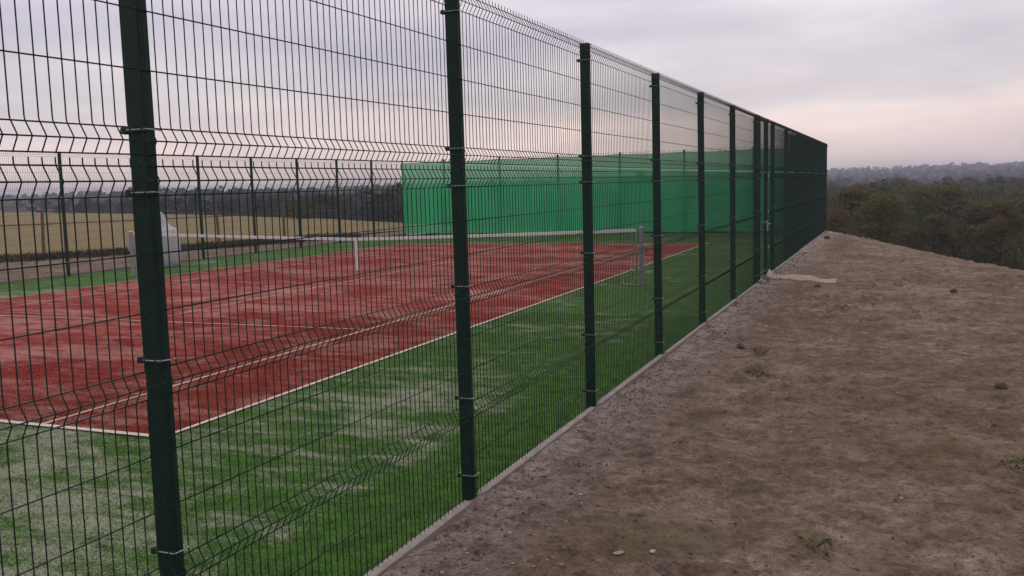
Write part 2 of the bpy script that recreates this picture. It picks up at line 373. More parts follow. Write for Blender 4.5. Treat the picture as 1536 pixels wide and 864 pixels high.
# yellow stubble field beyond the far side fence
def patch(name, poly_fn, xs, ys, z, mat, kind='structure'):
    X, Y = np.meshgrid(xs, ys, indexing='ij'); Z = z(X, Y)
    return tag(obj(name, grid_mesh(name, X, Y, Z, mat)), kind=kind)
fe_a = np.array([(-420, 330), (-133, 108), (-103, 93), (-62, 72.3), (-38.2, 57.8), (-26, 48.5), (-20.4, 44.2)])
tt = np.linspace(0, 1, 121); seg = np.concatenate([[0], np.cumsum(np.hypot(*np.diff(fe_a, axis=0).T))]); seg /= seg[-1]
far_line = np.stack([np.interp(tt, seg, fe_a[:, 0]), np.interp(tt, seg, fe_a[:, 1])], -1)
ne_a = np.array([(-420, -20), (-60, -5), (-30.5, 14), (-26.6, 20.9), (-24.4, 23), (-22.6, 26.0), (-21.2, 30), (-19.9, 36), (-19.6, 42)])
seg2 = np.concatenate([[0], np.cumsum(np.hypot(*np.diff(ne_a, axis=0).T))]); seg2 /= seg2[-1]
near_line = np.stack([np.interp(tt**0.5, seg2, ne_a[:, 0]), np.interp(tt**0.5, seg2, ne_a[:, 1])], -1)
ww = np.linspace(0, 1, 60)**1.6
FX = near_line[:, None, 0]*(1-ww)+far_line[:, None, 0]*ww; FY = near_line[:, None, 1]*(1-ww)+far_line[:, None, 1]*ww
FZ = np.maximum(height(FX, FY), -0.3)-0.10+0.04*fbm(FX*0.5, FY*0.5, 3, 9)
tag(obj('stubble_field', grid_mesh('stubble_field', FX, FY, FZ, MAT['field'])), kind='structure')
# bare strip of earth between far fence and field
xs = np.linspace(-31, -17.02, 90); ys = np.linspace(2, 48, 150); X, Y = np.meshgrid(xs, ys, indexing='ij')
Z = np.maximum(height(X, Y), -0.4)-0.125+0.03*fbm(X*1.3, Y*1.3, 4, 3)
tag(obj('earth_strip', grid_mesh('earth_strip', X, Y, Z, MAT['dirt'])), kind='structure')

# bare earth outside the near fence: fine near the viewer, coarser away
xs = np.concatenate([np.linspace(0.03, 4.6, 190), np.linspace(4.65, 13.5, 90)])
ys = np.concatenate([np.linspace(-8, 0.9, 60), np.linspace(0.93, 6.0, 210), np.linspace(6.04, 14, 170), np.linspace(14.1, 36, 180)])
X, Y = np.meshgrid(xs, ys, indexing='ij')
def dirt_z(X, Y):
    base = height(X, Y)
    m = 0.030*fbm(X*0.9, Y*0.9, 3, 21)+0.026*fbm(X*3.1, Y*3.1, 3, 33)+0.014*fbm(X*9, Y*9, 2, 37)
    lump = np.maximum(0, fbm(X*7.5, Y*7.5, 3, 41)-0.10)
    m = m+0.11*lump*sstep(-0.2, 0.35, fbm(X*0.8, Y*0.8, 2, 55))+0.012*fbm(X*17, Y*17, 2, 61)
    berm = (0.012+0.012*fbm(X*2.2, Y*1.6, 3, 71))*np.exp(-(np.maximum(X-0.10, 0)/0.13)**2)
    fade = sstep(0.06, 0.5, X)
    return base+m*(0.35+0.65*fade)+berm-0.004
Z = dirt_z(X, Y)
edge = np.maximum(sstep(12.3, 13.5, X), np.maximum(sstep(34.8, 36, Y), sstep(-7, -8, Y)))
Z = Z-0.45*edge
tag(obj('bare_earth', grid_mesh('bare_earth', X, Y, Z, MAT['dirt'])), kind='structure')
def gz(x, y): return float(dirt_z(np.array([x]), np.array([y]))[0])

# ------------------------------------------------------------------ court
D, Y0, W_, L_, S_ = 3.0794, 3.2615, 10.97, 23.77, 1.37
ZC = -0.045
def sheet(name, x0, x1, y0, y1, z, mat, parent=None, nx=2, ny=2):
    X, Y = np.meshgrid(np.linspace(x0, x1, nx), np.linspace(y0, y1, ny), indexing='ij')
    return obj(name, grid_mesh(name, X, Y, np.full(X.shape, z), mat), parent)
tag(sheet('green_turf', -16.99, 0.02, -8.5, 32.62, ZC-0.008, MAT['turf_green'], None, 30, 60), kind='structure')
court = tag(sheet('red_court', -D-W_, -D, Y0, Y0+L_, ZC-0.004, MAT['turf_red'], None, 20, 40), kind='structure')
def cline(x0, x1, y0, y1, mat='line_white'):
    o = sheet('court_line', -D-x1, -D-x0, Y0+y0, Y0+y1, ZC+0.004, MAT[mat], court)
w = 0.05
cline(0, w, 0, L_, 'line_edge'); cline(W_-w, W_, 0, L_)
cline(w, W_-w, 0, w*1.4, 'line_edge'); cline(w, W_-w, L_-w*1.4, L_)
cline(S_, S_+w, w*1.4, L_-w*1.4); cline(W_-S_-w, W_-S_, w*1.4, L_-w*1.4)
HB = L_/2-6.40
cline(S_+w, W_-S_-w, HB, HB+w); cline(S_+w, W_-S_-w, L_-HB-w, L_-HB)
cline(W_/2-w/2, W_/2+w/2, HB+w, L_-HB-w)
cline(W_/2-w/2, W_/2+w/2, w*1.4, w*1.4+0.1); cline(W_/2-w/2, W_/2+w/2, L_-w*1.4-0.1, L_-w*1.4)

# fibres of the artificial turf, as far as they can be made out
def pile(name, label, x0, x1, y0, y1, n, mat, z):
    x = RNG.uniform(x0, x1, n); y = y0+(y1-y0)*RNG.power(0.75, n)
    d = RNG.uniform(0, 6.28, n); h = RNG.uniform(0.006, 0.016, n); ln = h*RNG.uniform(0.2, 1.2, n)
    b = np.stack([x, y, np.full(n, z)], -1); s_ = np.stack([np.cos(d+1.57), np.sin(d+1.57), 0*d], -1)*0.0026
    tip = b+np.stack([np.cos(d)*ln, np.sin(d)*ln, h], -1)
    return tag(obj(name, quads_mesh(name, np.stack([b-s_, b+s_, tip], 1), mat, None, 3)), label, 'turf', kind='stuff')
pile('turf_pile', 'short green fibres of the artificial turf beside the near fence', -5.5, 0.0, -0.5, 11, 260000, MAT['turf_green'], ZC-0.009)
pile('turf_pile', 'short red fibres of the court carpet', -D-4.5, -D, Y0, Y0+7, 120000, MAT['turf_red'], ZC-0.006)

# ------------------------------------------------------------------ fences
LOW = [0.058, 0.29, 0.52, 0.57, 0.62, 0.82, 1.02, 1.22, 1.27, 1.32, 1.52, 1.72, 1.92, 1.97, 2.02]
LOW_F = [0.57, 1.27, 1.97]
UPP = [2.06, 2.105, 2.15, 2.345, 2.545, 2.745, 2.94, 2.99, 3.04]
UPP_F = [2.105, 2.99]
KD = 0.027                      # depth of a fold
def vpath(z0, z1, folds, lod=1):
    pts = [(0, z0)]
    for f in folds:
        if lod: q = [(0, -0.058), (0.0025, -0.046), (KD-0.005, -0.010), (KD, 0), (KD-0.005, 0.010), (0.0025, 0.046), (0, 0.058)]
        else: q = [(0, -0.05), (KD, 0), (0, 0.05)]
        for dx, dz in q:
            if z0 < f+dz < z1: pts.append((dx, f+dz))
    pts.append((0, z1))
    return [(x, 0, z) for x, z in pts]
WR = 0.0028
def vert_mesh(name, zone, n=5, lod=1):
    mb = MB(); mb.tube(vpath(*zone, lod), 0.0024, n); return mb
ZL, ZU = (0.033, 2.045, LOW_F), (2.058, 3.068, UPP_F)
def fold_dx(z, folds): return KD if min(abs(z-f) for f in folds) < 0.004 else 0.0
def panel_mesh(name, width, zone, rows, n=6, lod=1, y_from=None):
    mb = MB(); c = int(round(width/0.05)); p = np.array(vpath(*zone, lod))
    for i in range(c):
        y = 0.025+i*(width/c)
        if y_from is not None and not (y_from[0] <= y < y_from[1]): continue
        mb.tube(p+np.array([0, y, 0]), WR, n, caps=False)
    if y_from is None:
        for z in rows:
            dx = fold_dx(z, zone[2]); mb.tube([(dx-0.0045, 0.004, z), (dx-0.0045, width-0.004, z)], WR, n, caps=False)
    return mb.mesh(name, MAT['wire_green'], smooth=True)
MX = 0.050                      # plane of the mesh on the outer face of the posts
PX0, PX1, PA = -0.034, 0.046, 0.026
POST_DY = {-1: 0.03, 0: 0.033, 1: 0.050, 2: 0.028, 3: 0.006, 4: -0.043}
POST_DY[4] = -0.02
POST_H = 3.055
mb = MB(); mb.box((PX0, -PA, -0.25), (PX1, PA, POST_H), bev=0.006); post_me = mb.mesh('post', MAT['coated_green'])
mb = MB(); mb.box((PX0-0.003, -PA-0.003, POST_H-0.002), (PX1+0.003, PA+0.003, POST_H+0.012), bev=0.005); cap_me = mb.mesh('post_cap', MAT['clamp_black'])
# clamp: black block on the near edge of the post, zinc hook round the wires
mb = MB(); mb.box((PX0-0.020, -PA-0.014, -0.012), (PX0-0.001, -PA+0.014, 0.012), bev=0.004); mb.box((PX0, -PA-0.010, -0.007), (PX1+0.012, -PA-0.001, 0.007)); clamp_me = mb.mesh('clamp', MAT['clamp_black'])
mb = MB(); hk = [(PX0+0.010, -PA-0.012, 0.0), (PX1+0.006, -PA-0.013, 0.0), (PX1+0.014, -PA-0.004, 0.001), (PX1+0.016, 0, 0.001), (PX1+0.016, PA*0.8, 0.001), (PX1+0.013, PA+0.006, 0.001), (PX1+0.006, PA+0.010, 0.002)]
mb.tube(hk, 0.0026, 6); mb.tube([(PX0-0.019, -PA-0.002, 0.0), (PX0-0.026, -PA-0.002, 0.0)], 0.005, 6); hook_me = mb.mesh('hook_bolt', MAT['zinc'], True)
CLAMP_Z = [0.163, 0.645, 1.335, 1.925, 2.150, 2.935]
def add_post(fence, loc, rz=0, clamps=True):
    M = Matrix.Translation(loc) @ Matrix.Rotation(rz, 4, 'Z')
    M = M @ Matrix.Rotation(random.uniform(-0.003, 0.003), 4, 'Y') @ Matrix.Rotation(random.uniform(-0.003, 0.003), 4, 'X')
    p = obj('post', post_me, fence); p.matrix_local = M
    c = obj('post_cap', cap_me, p)
    if clamps:
        for z in CLAMP_Z:
            k = obj('clamp', clamp_me, fence); k.matrix_local = M @ Matrix.Translation((0, 0, z+random.uniform(-0.008, 0.008))) @ Matrix.Rotation(random.uniform(-0.06, 0.06), 4, 'X')
            obj('hook_bolt', hook_me, k)
low_full = panel_mesh('wire_panel', 2.5, ZL, LOW); upp_full = panel_mesh('wire_panel', 2.5, ZU, UPP)
far_low = panel_mesh('wire_panel', 2.5, ZL, LOW, 3, 0); far_upp = panel_mesh('wire_panel', 2.5, ZU, UPP, 3, 0)
def add_panel(fence, me, loc, rz=0):
    o = obj('wire_panel', me, fence); o.matrix_local = Matrix.Translation(loc) @ Matrix.Rotation(rz, 4, 'Z'); o['kind'] = 'stuff'; return o

near = thing('mesh_fence', 'tall dark green welded mesh fence along the bare earth, nearest the viewer', 'fence')
NB = 13
for k in range(-1, NB+1):
    add_post(near, (0, 2.5*k+POST_DY.get(k, 0), 0))
vl, vu = vert_mesh('vertical_wire', ZL).mesh('vertical_wire', MAT['wire_green'], True), vert_mesh('vertical_wire', ZU).mesh('vertical_wire', MAT['wire_green'], True)
mb = MB(); mb.tube([(0, 0.004, 0), (0, 2.496, 0)], WR, 5); hw = mb.mesh('horizontal_wire', MAT['wire_green'], True)
def jit(): return random.uniform(-0.0012, 0.0012)
GATE_BAY = 6
for k in range(-1, NB):
    y = 2.5*k
    if k in (0, 1, -1):
        for zone, rows, me in ((ZL, LOW, vl), (ZU, UPP, vu)):
            for i in range(50):
                if k == -1 and i < 34: continue
                o = obj('vertical_wire', me, near); o.location = (MX+jit(), y+0.025+i*0.05+jit(), 0)
            for z in rows:
                o = obj('horizontal_wire', hw, near); o.location = (MX-0.0045+fold_dx(z, zone[2]), y, z)
        if k == -1:
            add_panel(near, panel_mesh('wire_panel', 2.5, ZL, LOW, 6, 1, (0, 1.71)), (MX, y, 0))
            add_panel(near, panel_mesh('wire_panel', 2.5, ZU, UPP, 6, 1, (0, 1.71)), (MX, y, 0))
    elif k == GATE_BAY:
        for y0, wd in ((y, 0.35), (y+1.45, 1.05)):
            add_panel(near, panel_mesh('wire_panel', wd, ZL, LOW), (MX, y0, 0)); add_panel(near, panel_mesh('wire_panel', wd, ZU, UPP), (MX, y0, 0))
        add_panel(near, panel_mesh('wire_panel', 1.10, ZU, UPP), (MX, y+0.35, 0))
        for yy in (y+0.36, y+1.44): add_post(near, (0, yy, 0), clamps=False)
        mb = MB(); mb.box((-0.02, y+0.3835, 3.0), (0.02, y+1.4165, 3.04)); mb.build('gate_lintel', MAT['coated_green'], near)
    else:
        add_panel(near, low_full, (MX, y, 0)); add_panel(near, upp_full, (MX, y, 0))
# pedestrian gate in the near fence
yg = 2.5*GATE_BAY
gate = thing('fence_gate', 'narrow dark green mesh gate with pale lock in the near fence', 'gate', (0.012, yg+0.39, 0))
mb = MB(); gw = 1.015
for a, b in (((-0.02, 0.0, 0.10), (0.02, 0.04, 2.06)), ((-0.02, gw-0.04, 0.10), (0.02, gw, 2.06)), ((-0.019, 0.04, 0.10), (0.019, gw-0.04, 0.14)), ((-0.019, 0.04, 2.02), (0.019, gw-0.04, 2.06)), ((-0.019, 0.04, 1.06), (0.019, gw-0.04, 1.10))): mb.box(a, b)
mb.build('gate_frame', MAT['coated_green'], gate)
mb = MB()
for i in range(19): mb.tube([(0.004, 0.05+i*0.05, 0.12), (0.004, 0.05+i*0.05, 2.04)], WR, 4)
for i in range(9): mb.tube([(-0.001, 0.02, 0.22+i*0.2), (-0.001, gw-0.02, 0.22+i*0.2)], WR, 4)
o = mb.build('gate_wires', MAT['wire_green'], gate); o['kind'] = 'stuff'
mb = MB(); mb.box((0.021, gw-0.05, 0.90), (0.045, gw+0.005, 1.10), bev=0.004); lk = mb.build('lock_plate', MAT['alu_grey'], gate)
mb = MB(); mb.tube([(0.045, gw-0.02, 1.04), (0.085, gw-0.02, 1.04), (0.088, gw-0.05, 1.04), (0.088, gw-0.13, 1.035)], 0.009, 8); mb.build('handle', MAT['zinc'], lk)
for z in (0.35, 1.8):
    mb = MB(); mb.tube([(0.0, -0.012, z-0.05), (0.0, -0.012, z+0.05)], 0.011, 8); mb.build('hinge', MAT['clamp_black'], gate)

FXX = -16.95
far = thing('mesh_fence', 'dark green mesh fence on the far side of the court before the yellow field', 'fence', (FXX, 0, 0))
for k in range(2, 13):
    add_post(far, (0, 2.5*k, 0), math.pi, clamps=False)
    add_panel(far, far_low, (-MX, 2.5*(k+1), 0), math.pi); add_panel(far, far_upp, (-MX, 2.5*(k+1), 0), math.pi)
back = thing('mesh_fence', 'dark green mesh fence behind the green netting at the far end of the court', 'fence', (0, 32.5, 0))
for k in range(1, 7): add_post(back, (-2.5*k, 0, 0), math.pi/2, clamps=False)
add_post(back, (FXX, 0, 0), math.pi/2, clamps=False)
for k in range(7):
    if k < 6: lo, hi, x = far_low, far_upp, -2.5*k
    else: lo, hi, x = panel_mesh('wire_panel', 1.95, ZL, LOW, 3, 0), panel_mesh('wire_panel', 1.95, ZU, UPP, 3, 0), -15.0
    add_panel(back, lo, (x, MX, 0), math.pi/2); add_panel(back, hi, (x, MX, 0), math.pi/2)
# netting hung on the court side of the back fence
xs = np.linspace(-16.92, -0.06, 420); zs = np.linspace(0.02, 2.98, 26)
X, Z = np.meshgrid(xs, zs, indexing='ij')
Yn = 32.5-0.085-0.022*(fbm(X*1.1, Z*0.5, 3, 81)+0.35*np.sin(X*2*math.pi/2.5)**2)-0.016*fbm(X*3.2+Z*0.5, Z*0.35, 2, 85)
Zn = Z+np.where(Z > 2.9, -0.03*np.abs(np.sin(X*math.pi/2.5))**0.8, 0)+np.where(Z < 0.1, 0.03*fbm(X*0.8, Z, 2, 5), 0)
net_o = obj('windbreak_netting', grid_mesh('windbreak_netting', X, Yn, Zn, MAT['screen_green']))
tag(net_o, 'translucent bright green windbreak netting hung across the far end fence', 'netting')
mb = MB(); mb.tube([(x, float(Yn[i, -1])-0.004, float(Zn[i, -1])) for i, x in enumerate(xs)][::3], 0.008, 4)
mb.build('hem', MAT['coated_green'], net_o)

# ------------------------------------------------------------------ kerb slabs
def kerb_slab(length, seed):
    r = np.random.default_rng(seed); n = 40
    ys = np.linspace(0, length, n); prof = []
    x0, x1, zt = 0.026, 0.078, 0.040
    ring = [(x0, -0.25), (x0, zt-0.010), (x0+0.010, zt), (x1-0.014, zt), (x1, zt-0.016), (x1, -0.25)]
    v = []
    for i, y in enumerate(ys):
        e = min(y, length-y); dip = 0.024*math.exp(-e/0.022)
        for j, (x, z) in enumerate(ring):
            dz = -dip if z > 0 else 0
            v.append((x+r.normal(0, 0.0013)-(0.012*math.exp(-e/0.02) if j in (3, 4, 5) else 0), y+(0.006*r.normal() if 0 < i < n-1 else 0), z+dz+r.normal(0, 0.0012)))
    f = []; m = len(ring)
    for i in range(n-1):
        for j in range(m-1): f.append((i*m+j, (i+1)*m+j, (i+1)*m+j+1, i*m+j+1))
    f.append(tuple(range(m))); f.append(tuple(reversed(range((n-1)*m, n*m))))
    mb = MB(); mb.add(v, [tuple(reversed(q)) for q in f]); return mb.mesh('kerb_slab', MAT['concrete'])
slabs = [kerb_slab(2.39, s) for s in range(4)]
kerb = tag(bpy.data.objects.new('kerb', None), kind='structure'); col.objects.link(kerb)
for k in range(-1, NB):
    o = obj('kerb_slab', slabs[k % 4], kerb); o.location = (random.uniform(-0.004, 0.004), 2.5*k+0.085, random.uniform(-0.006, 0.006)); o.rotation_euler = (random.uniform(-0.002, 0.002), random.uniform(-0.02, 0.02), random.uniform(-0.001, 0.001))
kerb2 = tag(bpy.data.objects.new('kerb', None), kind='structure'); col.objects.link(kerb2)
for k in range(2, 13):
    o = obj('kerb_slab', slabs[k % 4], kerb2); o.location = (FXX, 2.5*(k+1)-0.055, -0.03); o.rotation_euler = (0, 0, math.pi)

# ------------------------------------------------------------------ tennis net and its posts
YN = Y0+L_/2; XA, XB = -D+0.914, -D-W_-0.914; XC = -D-W_/2
def top_z(x):
    t = abs(x-XC)/(XA-XC); return ZC+0.914+0.156*(0.75*t+0.25*t*t)
net = thing('tennis_net', 'dark tennis net with white headband across the red court', 'net', (XC, YN, ZC))
xs = np.linspace(XA-0.10, XB+0.10, 60)
v = []; f = []
for x in xs:
    z = top_z(x)-ZC
    for dy, dz in ((-0.012, -0.06), (-0.012, -0.004), (0, 0.002), (0.012, -0.004), (0.012, -0.06)): v.append((x-XC, dy, z+dz))
for i in range(len(xs)-1):
    for j in range(4): f.append((i*5+j, i*5+j+1, i*5+5+j+1, i*5+5+j))
    f.append((i*5+4, i*5, i*5+5, i*5+9))
mb = MB(); mb.add(v, f); mb.build('headband', MAT['white_tape'], net)
mb = MB()
x = XA-0.12
while x > XB+0.12:
    mb.tube([(x-XC, 0, 0.03), (x-XC, 0, top_z(x)-ZC-0.05)], 0.0016, 3, caps=False); x -= 0.045
for i in range(20):
    z0 = 0.03+i*0.045
    pts = [(x-XC, 0, z0*(top_z(x)-ZC)/0.93) for x in xs[::4]]; mb.tube(pts, 0.0016, 3, caps=False)
o = mb.build('net_mesh', MAT['net_cord'], net); o['kind'] = 'stuff'
mb = MB(); mb.box((-0.026, -0.018, 0.20), (0.026, 0.018, 0.917)); mb.build('centre_strap', MAT['white_tape'], net)
for xe in (XA-0.10, XB+0.10):
    mb = MB(); mb.box((xe-XC-0.015, -0.006, 0.03), (xe-XC+0.015, 0.006, top_z(xe)-ZC-0.062)); mb.build('side_band', MAT['alu_grey'], net)
def net_post(x, label, sgn):
    t = thing('net_post', label, 'net post', (x, YN, ZC), 0, 'tennis net posts')
    mb = MB(); mb.box((-0.037, -0.037, 0.0), (0.037, 0.037, 1.09), bev=0.010); mb.build('shaft', MAT['alu_grey'], t)
    mb = MB(); mb.box((-0.041, -0.041, 1.088), (0.041, 0.041, 1.11), bev=0.012); mb.build('cap', MAT['white_tape'], t)
    mb = MB(); mb.box((-0.062, -0.062, -0.03), (0.062, 0.062, 0.03), bev=0.01); mb.build('ground_sleeve', MAT['stone_grey'], t)
    mb = MB(); mb.box((sgn*0.038, -0.03, 0.62), (sgn*0.085, 0.03, 0.76), bev=0.008); wd = mb.build('winder', MAT['zinc'], t)
    mb = MB(); mb.tube([(sgn*0.085, 0, 0.69), (sgn*0.11, 0, 0.69), (sgn*0.11, -0.09, 0.63), (sgn*0.16, -0.09, 0.63)], 0.008, 6); mb.build('crank', MAT['clamp_black'], wd)
    return t
net_post(XA, 'grey net post standing on green turf nearest the fence', 1)
net_post(XB, 'grey net post on the far side of the court, beside the white bag', -1)
# loose cords hanging at the near net post
def cord(name, label, pts, r, mat):
    q = []
    P = np.array(pts, float); n = len(P); t = np.linspace(0, n-1, n*7)
    for u in t:
        i = int(min(max(math.floor(u), 0), n-2)); s = u-i
        p0, p1, p2, p3 = P[max(i-1, 0)], P[i], P[i+1], P[min(i+2, n-1)]
        q.append(0.5*((2*p1)+(-p0+p2)*s+(2*p0-5*p1+4*p2-p3)*s*s+(-p0+3*p1-3*p2+p3)*s**3))
    mb = MB(); mb.tube(q, r, 6); return tag(mb.build(name, mat, None, True), label, 'cord')
cord('loose_cord', 'loose pale net cord dangling in loops beside the near net post', [(XA-0.06, YN-0.06, ZC+0.66), (XA-0.13, YN-0.09, ZC+0.45), (XA-0.10, YN-0.1, ZC+0.28), (XA-0.14, YN-0.12, ZC+0.05), (XA-0.30, YN-0.16, ZC+0.02), (XA-0.36, YN-0.1, ZC+0.12), (XA-0.30, YN-0.2, ZC+0.02), (XA-0.05, YN-0.3, ZC+0.012), (XA+0.10, YN-0.2, ZC+0.012)], 0.007, MAT['rope_white'])
cord('loose_cord', 'short orange cord knotted beside the near net post', [(XA-0.06, YN-0.07, ZC+0.40), (XA-0.16, YN-0.1, ZC+0.33), (XA-0.19, YN-0.12, ZC+0.30), (XA-0.14, YN-0.12, ZC+0.26), (XA-0.12, YN-0.1, ZC+0.30)], 0.010, MAT['rope_orange'])

# ------------------------------------------------------------------ white bulk bag by the far fence
def bulk_bag(loc, label):
    t = thing('bulk_bag', label, 'bag', loc, 0.5)
    n = 40; rows = []
    prof = [(0.0, 0.80), (0.03, 0.90), (0.20, 0.98), (0.50, 1.0), (0.85, 0.97), (1.0, 0.90), (1.06, 0.72), (1.10, 0.50), (1.17, 0.36), (1.30, 0.25), (1.42, 0.17), (1.50, 0.10), (1.52, 0.02)]
    v = []
    for k, (z, s) in enumerate(prof):
        for i in range(n):
            a = 2*math.pi*i/n; c, q = math.cos(a), math.sin(a)
            p = 4.5 if z < 1.05 else 2.4
            r = (abs(c)**p+abs(q)**p)**(-1/p)*0.37*s
            r *= 1+0.05*float(noise2(a*3+5, z*6, 3)-0.5)*2+(0.10*math.sin(a*9)*min(1, max(0, (z-1.0)/0.2)))
            v.append((r*c+(z-1.05)*(-0.18 if z > 1.05 else 0), r*q, z))
    f = []
    for k in range(len(prof)-1):
        for i in range(n): f.append((k*n+i, k*n+(i+1) % n, (k+1)*n+(i+1) % n, (k+1)*n+i))
    f.append(tuple(range((len(prof)-1)*n, len(prof)*n))); f.append(tuple(reversed(range(n))))
    mb = MB(); mb.add(v, f); mb.build('bag_body', MAT['bag_white'], t, True)
    for sx in (-1, 1):
        for sy in (-1, 1):
            mb = MB(); mb.tube([(sx*0.30, sy*0.31, 0.80), (sx*0.32, sy*0.32, 1.0), (sx*0.31, sy*0.25, 1.05), (sx*0.30, sy*0.18, 1.0), (sx*0.325, sy*0.15, 0.84)], 0.014, 5); mb.build('lifting_loop', MAT['bag_white'], t, True)
bulk_bag((-16.3, 17.74, ZC-0.01), 'pale grey-white bulk bag with peaked neck beside the far fence')

# ------------------------------------------------------------------ wooden field fence beyond the far fence
ff = thing('field_fence', 'low weathered wooden post and wire fence along the yellow field', 'fence', (-24, 23, -0.12))
fpts = [(-29.5, 15.2), (-27.0, 18.3), (-24.9, 21.2), (-23.3, 24.0), (-22.1, 26.9), (-21.2, 29.9), (-20.5, 33.0)]
for i, (x, y) in enumerate(fpts):
    mb = MB(); lean = random.uniform(-0.04, 0.04)
    mb.tube([(x+24, y-23, -0.3), (x+24+lean*0.5, y-23, 0.7), (x+24+lean, y-23+lean, 1.62)], [0.062, 0.056, 0.050], 7); mb.build('post', MAT['wood_grey'], ff)
for z in (1.15,):
    mb = MB(); mb.tube([(x+24, y-23, z) for x, y in fpts], 0.018, 5); mb.build('rail', MAT['wood_grey'], ff)

# ------------------------------------------------------------------ small things on the bare earth
# warped strip lying from the kerb
cl = [(0.075, 16.18, 0.085), (0.085, 16.08, 0.062), (0.12, 15.97, 0.036), (0.20, 15.86, 0.020), (0.36, 15.78, 0.014), (0.55, 15.70, 0.030), (0.75, 15.60, 0.040), (0.95, 15.50, 0.050), (1.10, 15.42, 0.036), (1.25, 15.34, 0.014), (1.38, 15.27, 0.008)]
P = np.array(cl); n = len(P); v = []
for i, (x, y, z) in enumerate(P):
    tdir = P[min(i+1, n-1)]-P[max(i-1, 0)]; tdir /= np.linalg.norm(tdir)
    side = np.cross(tdir, (0, 0, 1)); side /= np.linalg.norm(side)
    wv = side*0.05*(-1)+np.array([0, 0, 0.085]); wv *= (0.9+0.25*math.sin(i*1.3)); nn = np.cross(tdir, wv); nn /= np.linalg.norm(nn)
    g = gz(max(x, 0.1), y) if i > 1 else 0.0
    b = np.array([x, y, z+g])
    for a, c in ((0, 0), (1, 0), (1, 0.012), (0, 0.012)): v.append(b+wv*a+nn*c)
f = []
for i in range(n-1):
    for j in range(4): f.append((i*4+j, i*4+(j+1) % 4, i*4+4+(j+1) % 4, i*4+4+j))
f += [(3, 2, 1, 0), tuple(range((n-1)*4, n*4))]
mb = MB(); mb.add(v, f); tag(mb.build('warped_strip', MAT['strip_beige']), 'warped pale beige strip lying across the earth, one end curled on the kerb', 'strip')
def rock(name, label, cat, x, y, r, mat, seed, squash=0.65, zoff=0.0, group=None, rough=0.3):
    rr = np.random.default_rng(seed); v = []; nu, nv = 11, 7
    ph = rr.uniform(0, 9)
    for j in range(nv+1):
        th_ = math.pi*j/nv
        for i in range(nu):
            a = 2*math.pi*i/nu; d = 1+rough*(float(noise2(ph+2.2*math.cos(a)*math.sin(th_)+5, 2.2*math.sin(a)*math.sin(th_)+3*math.cos(th_)+7, seed))-0.5)*2
            v.append((r*d*math.sin(th_)*math.cos(a), r*d*0.8*math.sin(th_)*math.sin(a), r*squash*d*math.cos(th_)))
    f = []
    for j in range(nv):
        for i in range(nu): f.append((j*nu+i, (j+1)*nu+i, (j+1)*nu+(i+1) % nu, j*nu+(i+1) % nu))
    mb = MB(); mb.add(v, f); o = mb.build(name, mat, None, True); o.location = (x, y, gz(x, y)+zoff+r*squash*0.45); o.rotation_euler = (0, 0, rr.uniform(0, 6))
    return tag(o, label, cat, group)
rock('stone', 'pale rounded stone against the kerb left of the beige strip', 'stone', 0.13, 15.10, 0.075, MAT['stone_pale'], 3)
rock('stone', 'grey rounded stone touching the curled end of the beige strip', 'stone', 0.12, 15.62, 0.095, MAT['stone_grey'], 5, 0.75)
rock('dirt_clod', 'dark earth clod just in front of the beige strip', 'clod', 1.13, 14.55, 0.060, MAT['clod_dark'], 8)
rock('dirt_clod', 'dark earth clod far out on the earth right of the beige strip', 'clod', 3.26, 14.0, 0.07, MAT['clod_dark'], 9)
rock('dirt_clod', 'dark flat clod near the right edge, above the green weed patch', 'clod', 3.30, 6.85, 0.062, MAT['clod_dark'], 10, 0.5)
rock('dirt_clod', 'small dark clod at the far crest of the bare earth by the fence corner', 'clod', 0.38, 28.0, 0.10, MAT['clod_dark'], 12)
rock('dirt_clod', 'brown clod beside the upper weed tuft near the fence', 'clod', 0.78, 8.2, 0.055, MAT['clod_brown'], 13)
rock('dirt_clod', 'brown clod beside the kerb between the second and third nearest posts', 'clod', 0.33, 4.05, 0.05, MAT['clod_brown'], 14)
rock('white_chip', 'small white chip on the earth below the far right clod', 'chip', 3.10, 8.35, 0.022, MAT['bit_white'], 15, 0.4)
rock('white_chip', 'white flat chip at the bottom of the picture near the kerb', 'chip', 1.27, 2.12, 0.028, MAT['bit_white'], 16, 0.12)
rock('white_chip', 'broken pale chip at the bottom left of the earth', 'chip', 1.10, 2.05, 0.034, MAT['stone_pale'], 17, 0.12)
rock('white_chip', 'tiny white chip right of the lowest weed tuft', 'chip', 2.47, 3.40, 0.014, MAT['bit_white'], 18, 0.5)
rock('white_chip', 'pale chip on the earth right of the upper weed tuft', 'chip', 1.55, 6.6, 0.020, MAT['bit_white'], 19, 0.4)
rock('white_chip', 'pale chip beside the beige strip far end, near the earth crest', 'chip', 2.0, 22.0, 0.05, MAT['bit_white'], 20, 0.4)
